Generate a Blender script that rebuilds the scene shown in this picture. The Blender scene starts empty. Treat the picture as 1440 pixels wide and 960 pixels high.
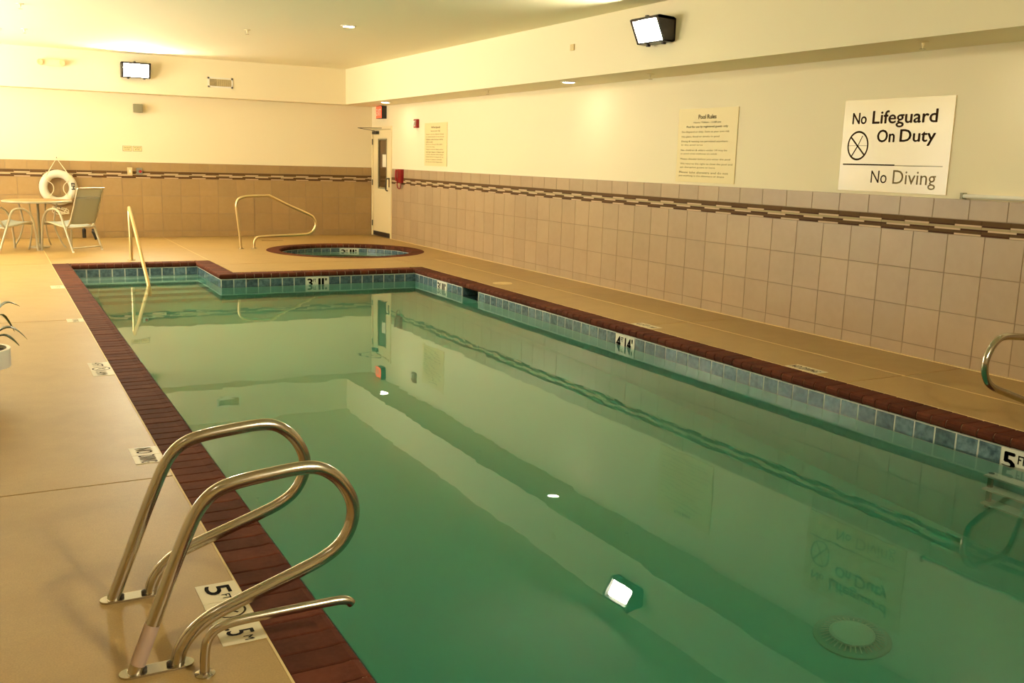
import bpy, math, random
from math import sin, cos, pi, radians
from mathutils import Vector, Matrix
random.seed(7)
SC = bpy.context.scene
COL = SC.collection

# ------------------------------------------------------------------ camera
CX, CY, CH = -6.8281, -18.5585, 1.53
YAW, PITCH, ROLL, FPX = -0.50, 0.1848, 0.0284, 1351.03
cam_data = bpy.data.cameras.new('camera')
cam = bpy.data.objects.new('camera', cam_data); COL.objects.link(cam)
fwd = Vector((-sin(YAW)*cos(PITCH), cos(YAW)*cos(PITCH), -sin(PITCH)))
rgt = Vector((cos(YAW), sin(YAW), 0)); up = rgt.cross(fwd)
r2 = cos(ROLL)*rgt + sin(ROLL)*up; u2 = -sin(ROLL)*rgt + cos(ROLL)*up
cam.matrix_world = Matrix(((r2.x, u2.x, -fwd.x, CX), (r2.y, u2.y, -fwd.y, CY), (r2.z, u2.z, -fwd.z, CH), (0, 0, 0, 1)))
cam_data.sensor_width = 36; cam_data.lens = FPX/1440*36
cam_data.clip_start = .05; cam_data.clip_end = 100
SC.camera = cam

# ------------------------------------------------------------------ world, exposure, light strengths
world = bpy.data.worlds.new('world'); SC.world = world; world.use_nodes = True
world.node_tree.nodes['Background'].inputs[0].default_value = (1, .85, .6, 1)
world.node_tree.nodes['Background'].inputs[1].default_value = 0.02
SC.view_settings.view_transform = 'Standard'; SC.view_settings.look = 'None'
SC.view_settings.gamma = 1.0; SC.view_settings.use_curve_mapping = False
SC.view_settings.exposure = 1.26
LAMP = (1.0, .90, .66)
PACK_FAR, PACK_RIGHT, PACK_REAR = 220.0, 115.0, 260.0
CAN_W = 22.0
DAY, DAY_W = (1.0, .97, .84), 110.0
UP_FILL_W = 70.0                                # unseen uplights on the left wall, added to brighten the ceiling       # daylight through the windows of the left wall
cy = SC.cycles
cy.max_bounces = 10; cy.diffuse_bounces = 6; cy.glossy_bounces = 5; cy.transmission_bounces = 8
cy.transparent_max_bounces = 8; cy.caustics_refractive = True; cy.caustics_reflective = False
cy.sample_clamp_indirect = 4.0; cy.blur_glossy = 0.5
cy.use_denoising = True

WINDOWS = [(-3.6, -1.6), (-7.2, -5.2)]   # y ranges in the left wall
for (wa, wb_) in WINDOWS:
    ld = bpy.data.lights.new('window_daylight', 'AREA'); ld.shape = 'RECTANGLE'; ld.size = wb_-wa; ld.size_y = 1.6
    ld.energy = DAY_W; ld.color = DAY
    lo = bpy.data.objects.new('window_daylight', ld); COL.objects.link(lo)
    lo.location = (-9.98, (wa+wb_)/2, 1.45); lo.rotation_euler = (pi/2+.9, 0, -pi/2)
# ------------------------------------------------------------------ dimensions
ZT, ZSB, ZC = 1.335, 2.515, 3.1665      # tile top, soffit underside, ceiling
XS, YS = -.681, -.414                   # soffit fronts
XL, YR = -9.8, -19.8                    # left wall, rear wall
WZ = -.165                              # water level
PL_O, PL_I = -6.118, -5.893             # left coping outer / lip
PR_O, PR_I = -1.350, -1.575
AB_O, AB_I = -4.215, -4.44              # alcove back coping
AR_O, AR_I = -4.046, -4.271             # alcove right coping
JU_O, JU_I = -5.775, -6.000             # jut coping
PEND = -17.6

# ------------------------------------------------------------------ materials
def mat(name, col, rough=.5, metal=0., spec=.5, noise=None, bump=None, rnd=0., emit=None, extra=None):
    m = bpy.data.materials.new(name); m.use_nodes = True
    nt = m.node_tree; b = nt.nodes['Principled BSDF']
    b.inputs['Base Color'].default_value = (*col, 1); b.inputs['Roughness'].default_value = rough
    b.inputs['Metallic'].default_value = metal; b.inputs['Specular IOR Level'].default_value = spec
    tc = nt.nodes.new('ShaderNodeTexCoord'); geo = nt.nodes.new('ShaderNodeNewGeometry')
    last = None
    if noise:
        for (sc, amt, c2) in noise:
            n = nt.nodes.new('ShaderNodeTexNoise'); n.inputs['Scale'].default_value = sc; n.inputs['Detail'].default_value = 5
            nt.links.new(geo.outputs['Position'], n.inputs['Vector'])
            rp = nt.nodes.new('ShaderNodeMapRange'); rp.inputs[1].default_value = .38; rp.inputs[2].default_value = .66
            rp.inputs[3].default_value = 0; rp.inputs[4].default_value = amt
            nt.links.new(n.outputs['Fac'], rp.inputs[0])
            mx = nt.nodes.new('ShaderNodeMix'); mx.data_type = 'RGBA'
            nt.links.new(rp.outputs[0], mx.inputs[0])
            if last is None: mx.inputs[6].default_value = (*col, 1)
            else: nt.links.new(last, mx.inputs[6])
            mx.inputs[7].default_value = (*c2, 1); last = mx.outputs[2]
    if rnd:
        oi = nt.nodes.new('ShaderNodeObjectInfo')
        rp = nt.nodes.new('ShaderNodeMapRange'); rp.inputs[3].default_value = 1-rnd; rp.inputs[4].default_value = 1+rnd
        nt.links.new(oi.outputs['Random'], rp.inputs[0])
        hs = nt.nodes.new('ShaderNodeHueSaturation')
        if last is None: hs.inputs['Color'].default_value = (*col, 1)
        else: nt.links.new(last, hs.inputs['Color'])
        nt.links.new(rp.outputs[0], hs.inputs['Value']); last = hs.outputs[0]
    if last is not None: nt.links.new(last, b.inputs['Base Color'])
    if bump:
        sc, st, dist = bump
        n = nt.nodes.new('ShaderNodeTexNoise'); n.inputs['Scale'].default_value = sc; n.inputs['Detail'].default_value = 4
        nt.links.new(geo.outputs['Position'], n.inputs['Vector'])
        bp = nt.nodes.new('ShaderNodeBump'); bp.inputs['Strength'].default_value = st; bp.inputs['Distance'].default_value = dist
        nt.links.new(n.outputs['Fac'], bp.inputs['Height']); nt.links.new(bp.outputs[0], b.inputs['Normal'])
    if emit:
        b.inputs['Emission Color'].default_value = (*emit[0], 1); b.inputs['Emission Strength'].default_value = emit[1]
    return m

M = {}
M['paint'] = mat('cream_wall_paint', (.86, .77, .54), .6, noise=[(1.1, .12, (.83, .74, .50))], bump=(55, .12, .002))
M['ceil'] = mat('ceiling_paint', (.93, .88, .66), .9, spec=.15, bump=(40, .1, .002))
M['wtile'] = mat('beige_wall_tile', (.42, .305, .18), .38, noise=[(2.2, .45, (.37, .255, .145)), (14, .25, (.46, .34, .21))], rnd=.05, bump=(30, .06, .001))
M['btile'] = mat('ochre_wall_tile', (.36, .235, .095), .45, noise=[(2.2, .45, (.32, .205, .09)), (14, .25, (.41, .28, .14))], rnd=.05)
M['grout'] = mat('tile_grout', (.31, .22, .125), .8)
M['stickdark'] = mat('dark_mosaic', (.075, .030, .012), .6, spec=.1)
M['stickmid'] = mat('brown_mosaic', (.125, .068, .026), .6, spec=.1)
M['sticktan'] = mat('tan_mosaic', (.42, .33, .18), .5, spec=.2)
M['sticklight'] = mat('pale_mosaic', (.64, .48, .32), .5, spec=.2)
M['deck'] = mat('sealed_tan_deck', (.46, .30, .10), .45, noise=[(.9, .7, (.36, .23, .075)), (5, .5, (.50, .335, .12)), (30, .25, (.37, .24, .08)), (170, .5, (.30, .19, .06))], bump=(120, .18, .0015))
M['caulk'] = mat('pale_joint_caulk', (.72, .55, .26), .6)
M['jdark'] = mat('dark_joint', (.25, .17, .08), .8)
M['brick'] = mat('red_brown_coping_brick', (.110, .031, .015), .72, spec=.08, noise=[(7, .6, (.052, .016, .010)), (45, .35, (.13, .042, .024))], rnd=.22, bump=(60, .25, .002))
M['mortar'] = mat('coping_mortar', (.03, .014, .009), .9, spec=.05)
M['mortarl'] = mat('pale_mortar', (.36, .26, .17), .8)
M['ptile'] = mat('blue_pool_tile', (.085, .15, .19), .18, noise=[(16, .8, (.035, .065, .085)), (30, .45, (.22, .33, .38))], rnd=.25)
M['pgrout'] = mat('white_pool_grout', (.62, .64, .58), .6)
M['white_tile'] = mat('white_marker_tile', (.80, .78, .68), .3)
M['deck_tile'] = mat('cream_marker_tile', (.74, .66, .44), .45)
M['ink'] = mat('black_lettering', (.012, .010, .008), .7, spec=.1)
M['inkb'] = mat('brown_lettering', (.04, .020, .009), .8, spec=.08)
M['inkf'] = mat('faded_lettering', (.25, .185, .085), .7, spec=.1)
M['board'] = mat('ivory_sign_board', (.76, .62, .32), .22)
M['board2'] = mat('ivory_notice', (.82, .69, .36), .4)
M['steel'] = mat('brushed_steel', (.56, .52, .44), .20, metal=1., bump=(90, .03, .001))
M['brass'] = mat('brass_toned_rail', (.74, .58, .30), .3, metal=1.)
M['steeld'] = mat('dark_hardware', (.06, .05, .04), .5, metal=.6)
M['sleeve'] = mat('pale_pink_sleeve', (.50, .37, .29), .5)
M['black'] = mat('black_housing', (.016, .014, .013), .4)
M['bronze'] = mat('dark_bronze_housing', (.03, .026, .028), .3, metal=.3)
M['plaster'] = mat('pool_plaster', (.50, .74, .66), .7, noise=[(.8, .4, (.45, .70, .62))])
M['jgreen'] = mat('green_stained_plastic', (.50, .63, .54), .6)
M['white'] = mat('white_plastic', (.82, .80, .70), .4)
M['ring'] = mat('lifebuoy_white', (.72, .69, .57), .45)
M['rope'] = mat('white_rope', (.78, .70, .50), .8)
M['cream'] = mat('cream_door', (.84, .72, .44), .4)
M['glassd'] = mat('dark_door_glass', (.10, .055, .018), .08)
M['paper'] = mat('paper', (.85, .82, .68), .7)
M['red'] = mat('red_plastic', (.30, .012, .012), .35)
M['redlit'] = mat('lit_red_sign', (.6, .05, .02), .5, emit=((1.0, .06, .02), 1.0))
M['sling'] = mat('grey_sling_mesh', (.38, .40, .34), .75, bump=(300, .3, .001))
M['slingl'] = mat('pale_sling_top', (.52, .54, .48), .6)
M['frame'] = mat('champagne_frame', (.46, .41, .28), .4, metal=.35)
M['tabletop'] = mat('tan_tabletop', (.36, .22, .09), .7, spec=.15, noise=[(12, .4, (.34, .20, .08))])
M['taupe'] = mat('grey_speaker', (.26, .24, .14), .5)
M['beige'] = mat('beige_plate', (.70, .58, .30), .4)
M['leaf'] = mat('dark_green_leaf', (.05, .085, .012), .4, noise=[(20, .5, (.09, .10, .012))])
M['leafd'] = mat('dry_leaf_tip', (.22, .13, .04), .6)
M['soil'] = mat('potting_soil', (.05, .03, .02), .9)
M['ceramic'] = mat('white_ceramic', (.90, .90, .88), .15)
def emis(name, col, s):
    m = bpy.data.materials.new(name); m.use_nodes = True; nt = m.node_tree; nt.nodes.clear()
    e = nt.nodes.new('ShaderNodeEmission'); o = nt.nodes.new('ShaderNodeOutputMaterial')
    e.inputs[0].default_value = (*col, 1); e.inputs[1].default_value = s; nt.links.new(e.outputs[0], o.inputs[0]); return m
M['lensfar'] = emis('far_floodlight_lens', LAMP, PACK_FAR)
M['lensright'] = emis('right_floodlight_lens', LAMP, PACK_RIGHT)
M['lensrear'] = emis('rear_floodlight_lens', LAMP, PACK_REAR)
M['can'] = emis('downlight_lens', (1, .9, .68), CAN_W)
def water_mat(name, col, dens, bump_s):
    m = bpy.data.materials.new(name); m.use_nodes = True; nt = m.node_tree; nt.nodes.clear()
    g = nt.nodes.new('ShaderNodeBsdfGlass'); g.inputs['IOR'].default_value = 1.33; g.inputs['Roughness'].default_value = 0.0
    va = nt.nodes.new('ShaderNodeVolumeAbsorption'); va.inputs[0].default_value = (*col, 1); va.inputs[1].default_value = dens
    geo = nt.nodes.new('ShaderNodeNewGeometry')
    n = nt.nodes.new('ShaderNodeTexNoise'); n.inputs['Scale'].default_value = 1.6; n.inputs['Detail'].default_value = 2.5
    nt.links.new(geo.outputs['Position'], n.inputs['Vector'])
    bp = nt.nodes.new('ShaderNodeBump'); bp.inputs['Strength'].default_value = bump_s; bp.inputs['Distance'].default_value = .02
    nt.links.new(n.outputs['Fac'], bp.inputs['Height']); nt.links.new(bp.outputs[0], g.inputs['Normal'])
    o = nt.nodes.new('ShaderNodeOutputMaterial')
    nt.links.new(g.outputs[0], o.inputs[0]); nt.links.new(va.outputs[0], o.inputs[1]); return m
M['water'] = water_mat('green_pool_water', (.15, .79, .68), .62, .06)
M['tubwater'] = water_mat('hot_tub_water', (.5, .8, .5), .6, .15)

# ------------------------------------------------------------------ helpers
ORG = {}
def tag(o, label=None, cat=None, group=None, kind=None):
    if label: o['label'] = label
    if cat: o['category'] = cat
    if group: o['group'] = group
    if kind: o['kind'] = kind
    return o
def empty(name, loc, label=None, cat=None, group=None, kind=None):
    o = bpy.data.objects.new(name, None); COL.objects.link(o); o.location = loc
    o.empty_display_size = .1; ORG[o] = Vector(loc)
    return tag(o, label, cat, group, kind)
def place(name, me, parent, org):
    o = bpy.data.objects.new(name, me); COL.objects.link(o); org = Vector(org)
    if parent is not None: o.parent = parent; o.location = org-ORG[parent]
    else: o.location = org
    ORG[o] = org; return o
def mk(name, V, F, mats, parent=None, org=None, smooth=False, fm=None, kind=None):
    if org is None:
        org = ORG[parent] if parent is not None else Vector((sum(v[0] for v in V)/len(V), sum(v[1] for v in V)/len(V), min(v[2] for v in V)))
    org = Vector(org)
    me = bpy.data.meshes.new(name)
    me.from_pydata([tuple(Vector(v)-org) for v in V], [], F)
    if not isinstance(mats, (list, tuple)): mats = [mats]
    for x in mats: me.materials.append(x)
    if fm: me.polygons.foreach_set('material_index', fm)
    if smooth: me.polygons.foreach_set('use_smooth', [True]*len(F))
    me.update()
    o = place(name, me, parent, org)
    if smooth == 'auto': pass
    if kind: o['kind'] = kind
    return o
class B:
    """collects boxes, tubes, lathes into one mesh"""
    def __init__(s): s.V = []; s.F = []; s.m = []; s.cm = 0
    def add(s, V, F, m=None):
        k = len(s.V); s.V += [tuple(v) for v in V]; s.F += [tuple(i+k for i in f) for f in F]
        s.m += [s.cm if m is None else m]*len(F); return s
    def box(s, x0, x1, y0, y1, z0, z1, m=None, bev=0):
        if x0 > x1: x0, x1 = x1, x0
        if y0 > y1: y0, y1 = y1, y0
        if z0 > z1: z0, z1 = z1, z0
        V = [(x0,y0,z0),(x1,y0,z0),(x1,y1,z0),(x0,y1,z0),(x0,y0,z1),(x1,y0,z1),(x1,y1,z1),(x0,y1,z1)]
        F = [(0,3,2,1),(4,5,6,7),(0,1,5,4),(1,2,6,5),(2,3,7,6),(3,0,4,7)]
        return s.add(V, F, m)
    def tube(s, P, r, n=10, m=None, closed=False, caps=True):
        P = [Vector(p) for p in P]; N = len(P); V = []; F = []
        T = []
        for i in range(N):
            if closed: t = P[(i+1) % N]-P[i-1]
            else: t = P[min(i+1, N-1)]-P[max(i-1, 0)]
            T.append(t.normalized())
        a = Vector((0, 0, 1)) if abs(T[0].z) < .9 else Vector((1, 0, 0))
        nrm = T[0].cross(a).normalized()
        for i in range(N):
            nrm = (nrm-T[i]*nrm.dot(T[i])).normalized(); bn = T[i].cross(nrm)
            rr = r[i] if isinstance(r, (list, tuple)) else r
            for k in range(n):
                an = 2*pi*k/n; V.append(P[i]+(nrm*cos(an)+bn*sin(an))*rr)
        L = N if closed else N-1
        for i in range(L):
            j = (i+1) % N
            for k in range(n): F.append((i*n+k, i*n+(k+1) % n, j*n+(k+1) % n, j*n+k))
        if caps and not closed:
            F.append(tuple(range(n))[::-1]); F.append(tuple((N-1)*n+k for k in range(n)))
        return s.add(V, F, m)
    def lathe(s, prof, c=(0, 0, 0), n=24, m=None, axis='z', closed=False, cap=True):
        V = []; F = []
        for (r, z) in prof:
            for k in range(n):
                a = 2*pi*k/n
                if axis == 'z': V.append((c[0]+r*cos(a), c[1]+r*sin(a), c[2]+z))
                elif axis == 'y': V.append((c[0]+r*cos(a), c[1]+z, c[2]+r*sin(a)))
                else: V.append((c[0]+z, c[1]+r*cos(a), c[2]+r*sin(a)))
        K = len(prof)
        for i in range(K if closed else K-1):
            j = (i+1) % K
            for k in range(n): F.append((i*n+k, i*n+(k+1) % n, j*n+(k+1) % n, j*n+k))
        if not closed and cap:
            if prof[0][0] > 1e-6: F.append(tuple(range(n))[::-1])
            if prof[-1][0] > 1e-6: F.append(tuple((K-1)*n+k for k in range(n)))
        return s.add(V, F, m)
    def prism(s, poly, d0, d1, f, m=None):
        """poly 2D; f(a,b,d)->3D"""
        n = len(poly); V = [f(a, b, d0) for a, b in poly]+[f(a, b, d1) for a, b in poly]
        F = [tuple(range(n))[::-1], tuple(range(n, 2*n))]+[(i, (i+1) % n, n+(i+1) % n, n+i) for i in range(n)]
        return s.add(V, F, m)
    def out(s, name, mats, parent=None, org=None, smooth=False, kind=None):
        o = mk(name, s.V, s.F, mats, parent, org, smooth, s.m, kind)
        if smooth:
            try: o.data.set_sharp_from_angle(angle=radians(40))
            except Exception: pass
        return o
def spline(P, k=8):
    P = [Vector(p) for p in P]; R = []
    for i in range(len(P)-1):
        p0 = P[max(i-1, 0)]; p1 = P[i]; p2 = P[i+1]; p3 = P[min(i+2, len(P)-1)]
        for j in range(k):
            t = j/k
            R.append(.5*((2*p1)+(p2-p0)*t+(2*p0-5*p1+4*p2-p3)*t*t+(3*p1-p0-3*p2+p3)*t**3))
    R.append(P[-1]); return R
def text(name, s, m, parent, pos, X, Y, w=None, h=None, align='LEFT', thick=.0008, shear=0, bold=0.):
    """lettering lying in the plane X,Y at pos; scaled to width w and/or height h"""
    c = bpy.data.curves.new(name, 'FONT'); c.body = s; c.size = 1; c.align_x = 'LEFT'; c.resolution_u = 3
    c.extrude = 0.0; c.offset = 0; c.shear = shear
    t = bpy.data.objects.new('t', c); COL.objects.link(t)
    bpy.context.view_layer.update()
    me = bpy.data.meshes.new_from_object(t.evaluated_get(bpy.context.evaluated_depsgraph_get()))
    bpy.data.objects.remove(t); bpy.data.curves.remove(c)
    xs = [v.co.x for v in me.vertices]; ys = [v.co.y for v in me.vertices]
    x0, x1, y0, y1 = min(xs), max(xs), min(ys), max(ys)
    sx = w/(x1-x0) if w else None; sy = h/(y1-y0) if h else None
    if sx is None: sx = sy
    if sy is None: sy = sx
    X = Vector(X); Y = Vector(Y); Z = X.cross(Y); pos = Vector(pos)
    off = {'LEFT': 0, 'CENTER': -.5*(x1-x0), 'RIGHT': -(x1-x0)}[align]
    P = [(X*((v.co.x-x0+off)*sx)+Y*((v.co.y-y0)*sy)) for v in me.vertices]; Fc = [tuple(p.vertices) for p in me.polygons]
    bpy.data.meshes.remove(me); V2 = []; F2 = []; bx = bold*min(sx, sy)*1.1
    for (ox, oy) in ([(0, 0)] if bold <= 0 else [(-bx, 0), (bx, 0), (0, -bx*.7), (0, bx*.7)]):
        k = len(V2); V2 += [tuple(p+X*ox+Y*oy+Z*(thick+len(V2)*1e-9)) for p in P]; F2 += [tuple(i+k for i in f) for f in Fc]
    me = bpy.data.meshes.new(name); me.from_pydata(V2, [], F2); me.update()
    me.materials.append(m)
    return place(name, me, parent, pos)
RX, RY = (0, -1, 0), (0, 0, 1)      # reading directions on the right wall
BX, BY = (1, 0, 0), (0, 0, 1)       # on walls facing the camera side (-y)
DX, DY = (0, -1, 0), (1, 0, 0)      # on the left deck

# ------------------------------------------------------------------ room shell
b = B(); b.box(0, .2, YR-.2, -1.10, -.3, ZC+.1); b.box(0, .2, -1.10, .2, 2.13, ZC+.1); b.box(0, .2, -.034, .2, -.3, 2.13); b.box(.15, .2, -1.1, 0, -.3, 2.13)
wall_r = b.out('wall_right', M['paint'], kind='structure', org=(0, -9, 0))
b = B(); b.box(XL-.2, .2, 0, .2, -.3, ZC+.1)
wall_b = b.out('wall_back', M['paint'], kind='structure', org=(-4, 0, 0))
b = B(); b.box(XL-.14, XL, YR-.2, .2, -.3, .75); b.box(XL-.14, XL, YR-.2, .2, 2.35, ZC+.1)
wy = [YR-.2]+[q for ww in WINDOWS[::-1] for q in ww]+[.2]
for i in range(0, len(wy), 2): b.box(XL-.14, XL, wy[i], wy[i+1], .75, 2.35)
wall_l = b.out('wall_left', M['paint'], kind='structure', org=(XL, -9, 0))
b = B(); b.box(XL-.2, .2, YR-.2, YR, -.3, ZC+.1)
wall_f = None
for i, (wa, wb_) in enumerate(WINDOWS):
    wn = empty('window_%d' % (i+1), (XL, (wa+wb_)/2, .75), kind='structure')
    fb = B(); fb.box(XL-.09, XL-.03, wa, wb_, .75, .80); fb.box(XL-.09, XL-.03, wa, wb_, 2.30, 2.35); fb.box(XL-.09, XL-.03, wa, wa+.05, .8, 2.3); fb.box(XL-.09, XL-.03, wb_-.05, wb_, .8, 2.3); fb.box(XL-.08, XL-.04, (wa+wb_)/2-.03, (wa+wb_)/2+.03, .8, 2.3)
    fb.out('window_frame', M['white'], wn); B().box(XL-.02, XL+.05, wa-.03, wb_+.03, .715, .75).out('window_sill', M['white'], wn)
b = B(); b.box(XL-.2, .2, YR-.2, YR, -.3, ZC+.1)
wall_f = b.out('wall_front', M['paint'], kind='structure', org=(-4, YR, 0))
b = B(); b.box(XL-.2, .2, YR-.2, .2, ZC, ZC+.1)
ceiling = b.out('ceiling', M['ceil'], kind='structure', org=(-4, -9, ZC))
b = B(); b.box(XS, 0, YR, 0, ZSB, ZC)
trim1 = b.out('trim_1', M['paint'], kind='structure', org=(XS, -9, ZSB)); trim1['label'] = 'boxed soffit along the right wall'
b = B(); b.box(XL, XS, YS, 0, ZSB, ZC)
trim2 = b.out('trim_2', M['paint'], kind='structure', org=(-4, YS, ZSB)); trim2['label'] = 'boxed soffit along the back wall'
b = B(); b.box(XL, XS, YR, YR+.5, ZSB, ZC)
trim3 = b.out('trim_3', M['paint'], kind='structure', org=(-4, YR, ZSB))

# ------------------------------------------------------------------ tiled wainscots
ROWS = [(.004, .106), (.110, .422), (.426, .739), (.743, 1.055)]
TP = .3333; G = .0045
def tile_mesh(w, h):
    bv = .002; d = .006
    V = [(0,0,0),(w,0,0),(w,0,h),(0,0,h),(bv,-d,bv),(w-bv,-d,bv),(w-bv,-d,h-bv),(bv,-d,h-bv)]
    F = [(4,5,6,7),(0,1,5,4),(1,2,6,5),(2,3,7,6),(3,0,4,7)]
    return V, F
tmesh = {}
def get_tile(w, h, side):
    k = (round(w, 3), round(h, 3), side)
    if k not in tmesh:
        V, F = tile_mesh(w, h)
        if side == 'r': V = [(y, -x, z) for x, y, z in V]      # runs towards -y, faces -x
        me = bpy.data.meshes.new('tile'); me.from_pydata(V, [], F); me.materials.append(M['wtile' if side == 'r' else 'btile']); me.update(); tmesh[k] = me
    return tmesh[k]
def wainscot(parent, side, start, end, lim, phase):
    """tiles along one wall. s grows away from the room's back right corner"""
    bk = B()
    if side == 'r': bk.box(-.006, 0, -start, -end, 0, ZT-.002)
    else: bk.box(-start, -end, -.006, 0, 0, ZT-.002)
    bk.out('grout_bed', M['grout'], parent)
    rest = B()
    for ri, (z0, z1) in enumerate(ROWS+[(1.179, ZT)]):
        ph = phase if ri < 4 else phase+.5*TP
        k0 = math.floor((start-ph)/TP)
        s = ph+k0*TP
        while s < end:
            a = max(s+G/2, start); e = min(s+TP-G/2, end)
            if e-a > .02:
                if a < lim:
                    me = get_tile(e-a, z1-z0, side)
                    if side == 'r': place('tile', me, parent, (-.003, -a, z0))
                    else: place('tile', me, parent, (-e, -.003, z0))
                else:
                    if side == 'r': rest.box(-.012, -.004, -a, -e, z0, z1)
                    else: rest.box(-a, -e, -.012, -.004, z0, z1)
            s += TP
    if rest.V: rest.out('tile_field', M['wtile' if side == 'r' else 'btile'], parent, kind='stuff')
    # mosaic band: six courses of sticks
    bands = [(1.141, 1.175, 'mid', 'mid'), (1.128, 1.140, 'dark', 'light'), (1.108, 1.127, 'tan', 'tan'),
             (1.094, 1.107, 'light', 'dark'), (1.071, 1.093, 'mid', 'mid'), (1.057, 1.070, 'dark', 'light')]
    idx = {'mid': 0, 'dark': 1, 'tan': 2, 'light': 3}
    mb = B(); P = .2425
    for ri, (z0, z1, c0, c1) in enumerate(bands):
        k = math.floor((start-13.19)/P)
        while 13.19+k*P < end:
            a = max(13.19+k*P+.0012, start); e = min(13.19+(k+1)*P-.0012, end)
            off = 0 if ri != 3 else .055
            a2, e2 = max(a+off, start), min(e+off, end)
            if e2-a2 > .01:
                c = idx[c0 if k % 2 == 0 else c1]
                if side == 'r': mb.box(-.014, -.004, -a2, -e2, z0, z1, c)
                else: mb.box(-a2, -e2, -.014, -.004, z0, z1, c)
            k += 1
    mb.out('mosaic_band', [M['stickmid'], M['stickdark'], M['sticktan'], M['sticklight']], parent, kind='stuff')
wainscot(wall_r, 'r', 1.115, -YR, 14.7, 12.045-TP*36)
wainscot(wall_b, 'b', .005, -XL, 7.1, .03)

# ------------------------------------------------------------------ floor: slabs with joints
floor = empty('floor', (-4, -9, 0), kind='structure')
gf = B()
def slab(x0, x1, y0, y1, name='deck_slab'):
    g = .006
    o = B().box(x0+g, x1-g, y0+g, y1-g, -.055, 0).out(name, M['deck'], floor)
ylist = [0, -4.215, -9.05, -13.905, YR]
for i in range(4): slab(XL, PL_O, ylist[i+1], ylist[i])
slab(PL_O, AR_O, AB_O, 0)
ye = [-4.78, -8.4, -11.05, -13.66, -16.3, YR]
for i in range(5):
    slab(-.72, 0, ye[i+1], ye[i])
    slab(PR_O, -.72, ye[i+1], ye[i])
slab(AR_O, PR_O, JU_O, -4.78)
slab(PL_O, PR_O, YR, PEND-.02)
# slab with the round hole of the hot tub
TC = Vector((-1.6, -3.12, 0)); TR_O, TR_I = 1.30, 1.075
X0, X1, Y0, Y1 = AR_O+.006, -.006, -4.78+.006, -.006
angs = sorted([2*pi*k/96 for k in range(96)]+[math.atan2(y-TC.y, x-TC.x) % (2*pi) for x in (X0, X1) for y in (Y0, Y1)])
V = []; F = []
for a in angs:
    c, s = cos(a), sin(a); t = 1e9
    if c > 1e-9: t = min(t, (X1-TC.x)/c)
    if c < -1e-9: t = min(t, (X0-TC.x)/c)
    if s > 1e-9: t = min(t, (Y1-TC.y)/s)
    if s < -1e-9: t = min(t, (Y0-TC.y)/s)
    V += [(TC.x+TR_O*c, TC.y+TR_O*s, 0), (TC.x+t*c, TC.y+t*s, 0), (TC.x+TR_O*c, TC.y+TR_O*s, -.055), (TC.x+t*c, TC.y+t*s, -.055)]
n = len(angs)
for i in range(n):
    j = (i+1) % n
    F += [(4*i, 4*i+1, 4*j+1, 4*j), (4*i+2, 4*j+2, 4*j+3, 4*i+3), (4*i, 4*j, 4*j+2, 4*i+2), (4*i+1, 4*i+3, 4*j+3, 4*j+1)]
mk('deck_slab', V, F, M['deck'], floor)
# bead of caulk in the joints
cb = B(); h0, h1 = -.06, .0015
for xx in (-.72,): cb.box(xx-.007, xx+.007, YR, -4.78, h0, h1)
cb.box(-.024, -.001, YR, -1.12, h0, .007)
cb.box(PL_O-.006, PL_O+.004, AB_O, -.01, h0, -.001)
cb.box(PL_O-.008, PL_O, PEND, AB_O, h0, .001)
cb.box(PR_O, PR_O+.008, PEND, JU_O, h0, .001)
cb.box(AR_O-.006, AR_O+.006, AB_O, -.01, h0, .0)
cb.out('joint_caulk', M['caulk'], floor)
cb = B()
for yy in ylist[1:4]: cb.box(XL, PL_O-.01, yy-.007, yy+.007, h0, -.004)
for yy in ye[1:5]: cb.box(PR_O+.01, -.73, yy-.007, yy+.007, h0, -.004); cb.box(-.71, -.02, yy-.007, yy+.007, h0, -.004)
cb.box(AR_O, -.02, -4.787, -4.773, h0, -.003)
cb.out('saw_cut', M['jdark'], floor)
# ground under the deck, open where the pool and the tub are
gb = B()
gb.box(XL, PL_O, YR, 0, -.12, -.06); gb.box(PL_O, AR_O, AB_O, 0, -.12, -.06); gb.box(PR_O, 0, YR, JU_O, -.12, -.06); gb.box(PL_O, PR_O, YR, PEND, -.12, -.06)
gb.out('subfloor', M['jdark'], floor)

# ------------------------------------------------------------------ swimming pool
pool = empty('swimming_pool', (-3.73, -10.8, 0), 'long rectangular indoor pool of still green water edged with red-brown brick', 'pool')
# brick profile across the coping: u from outer edge (0) to lip (W)
W = .225
prof = [(0, -.052), (0, -.003), (.004, 0), (.165, 0), (.195, .004), (.212, .0), (.2225, -.012), (.225, -.030), (.221, -.048), (.212, -.058)]
BP = .1115; BG = .007
def brick_mesh(key, d, n):
    """d = direction of the run, n = direction of the nose (unit axis vectors)"""
    d = Vector(d); n = Vector(n); L = BP-BG; V = []; k = len(prof)
    for t, s in ((0, .97), (.004, 1), (L-.004, 1), (L, .97)):
        for (u, z) in prof: V.append(n*(W*.5+(u-W*.5)*s)+d*t+Vector((0, 0, z-(0 if s == 1 else .003))))
    F = [tuple(range(k))[::-1], tuple(range(3*k, 4*k))]
    for q in range(3):
        for i in range(k):
            j = (i+1) % k; F.append((q*k+i, q*k+j, (q+1)*k+j, (q+1)*k+i))
    if d.cross(n).z < 0: F = [f[::-1] for f in F]
    me = bpy.data.meshes.new('coping_brick'); me.from_pydata([tuple(v) for v in V], [], F); me.materials.append(M['brick']); me.update()
    return me
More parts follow.
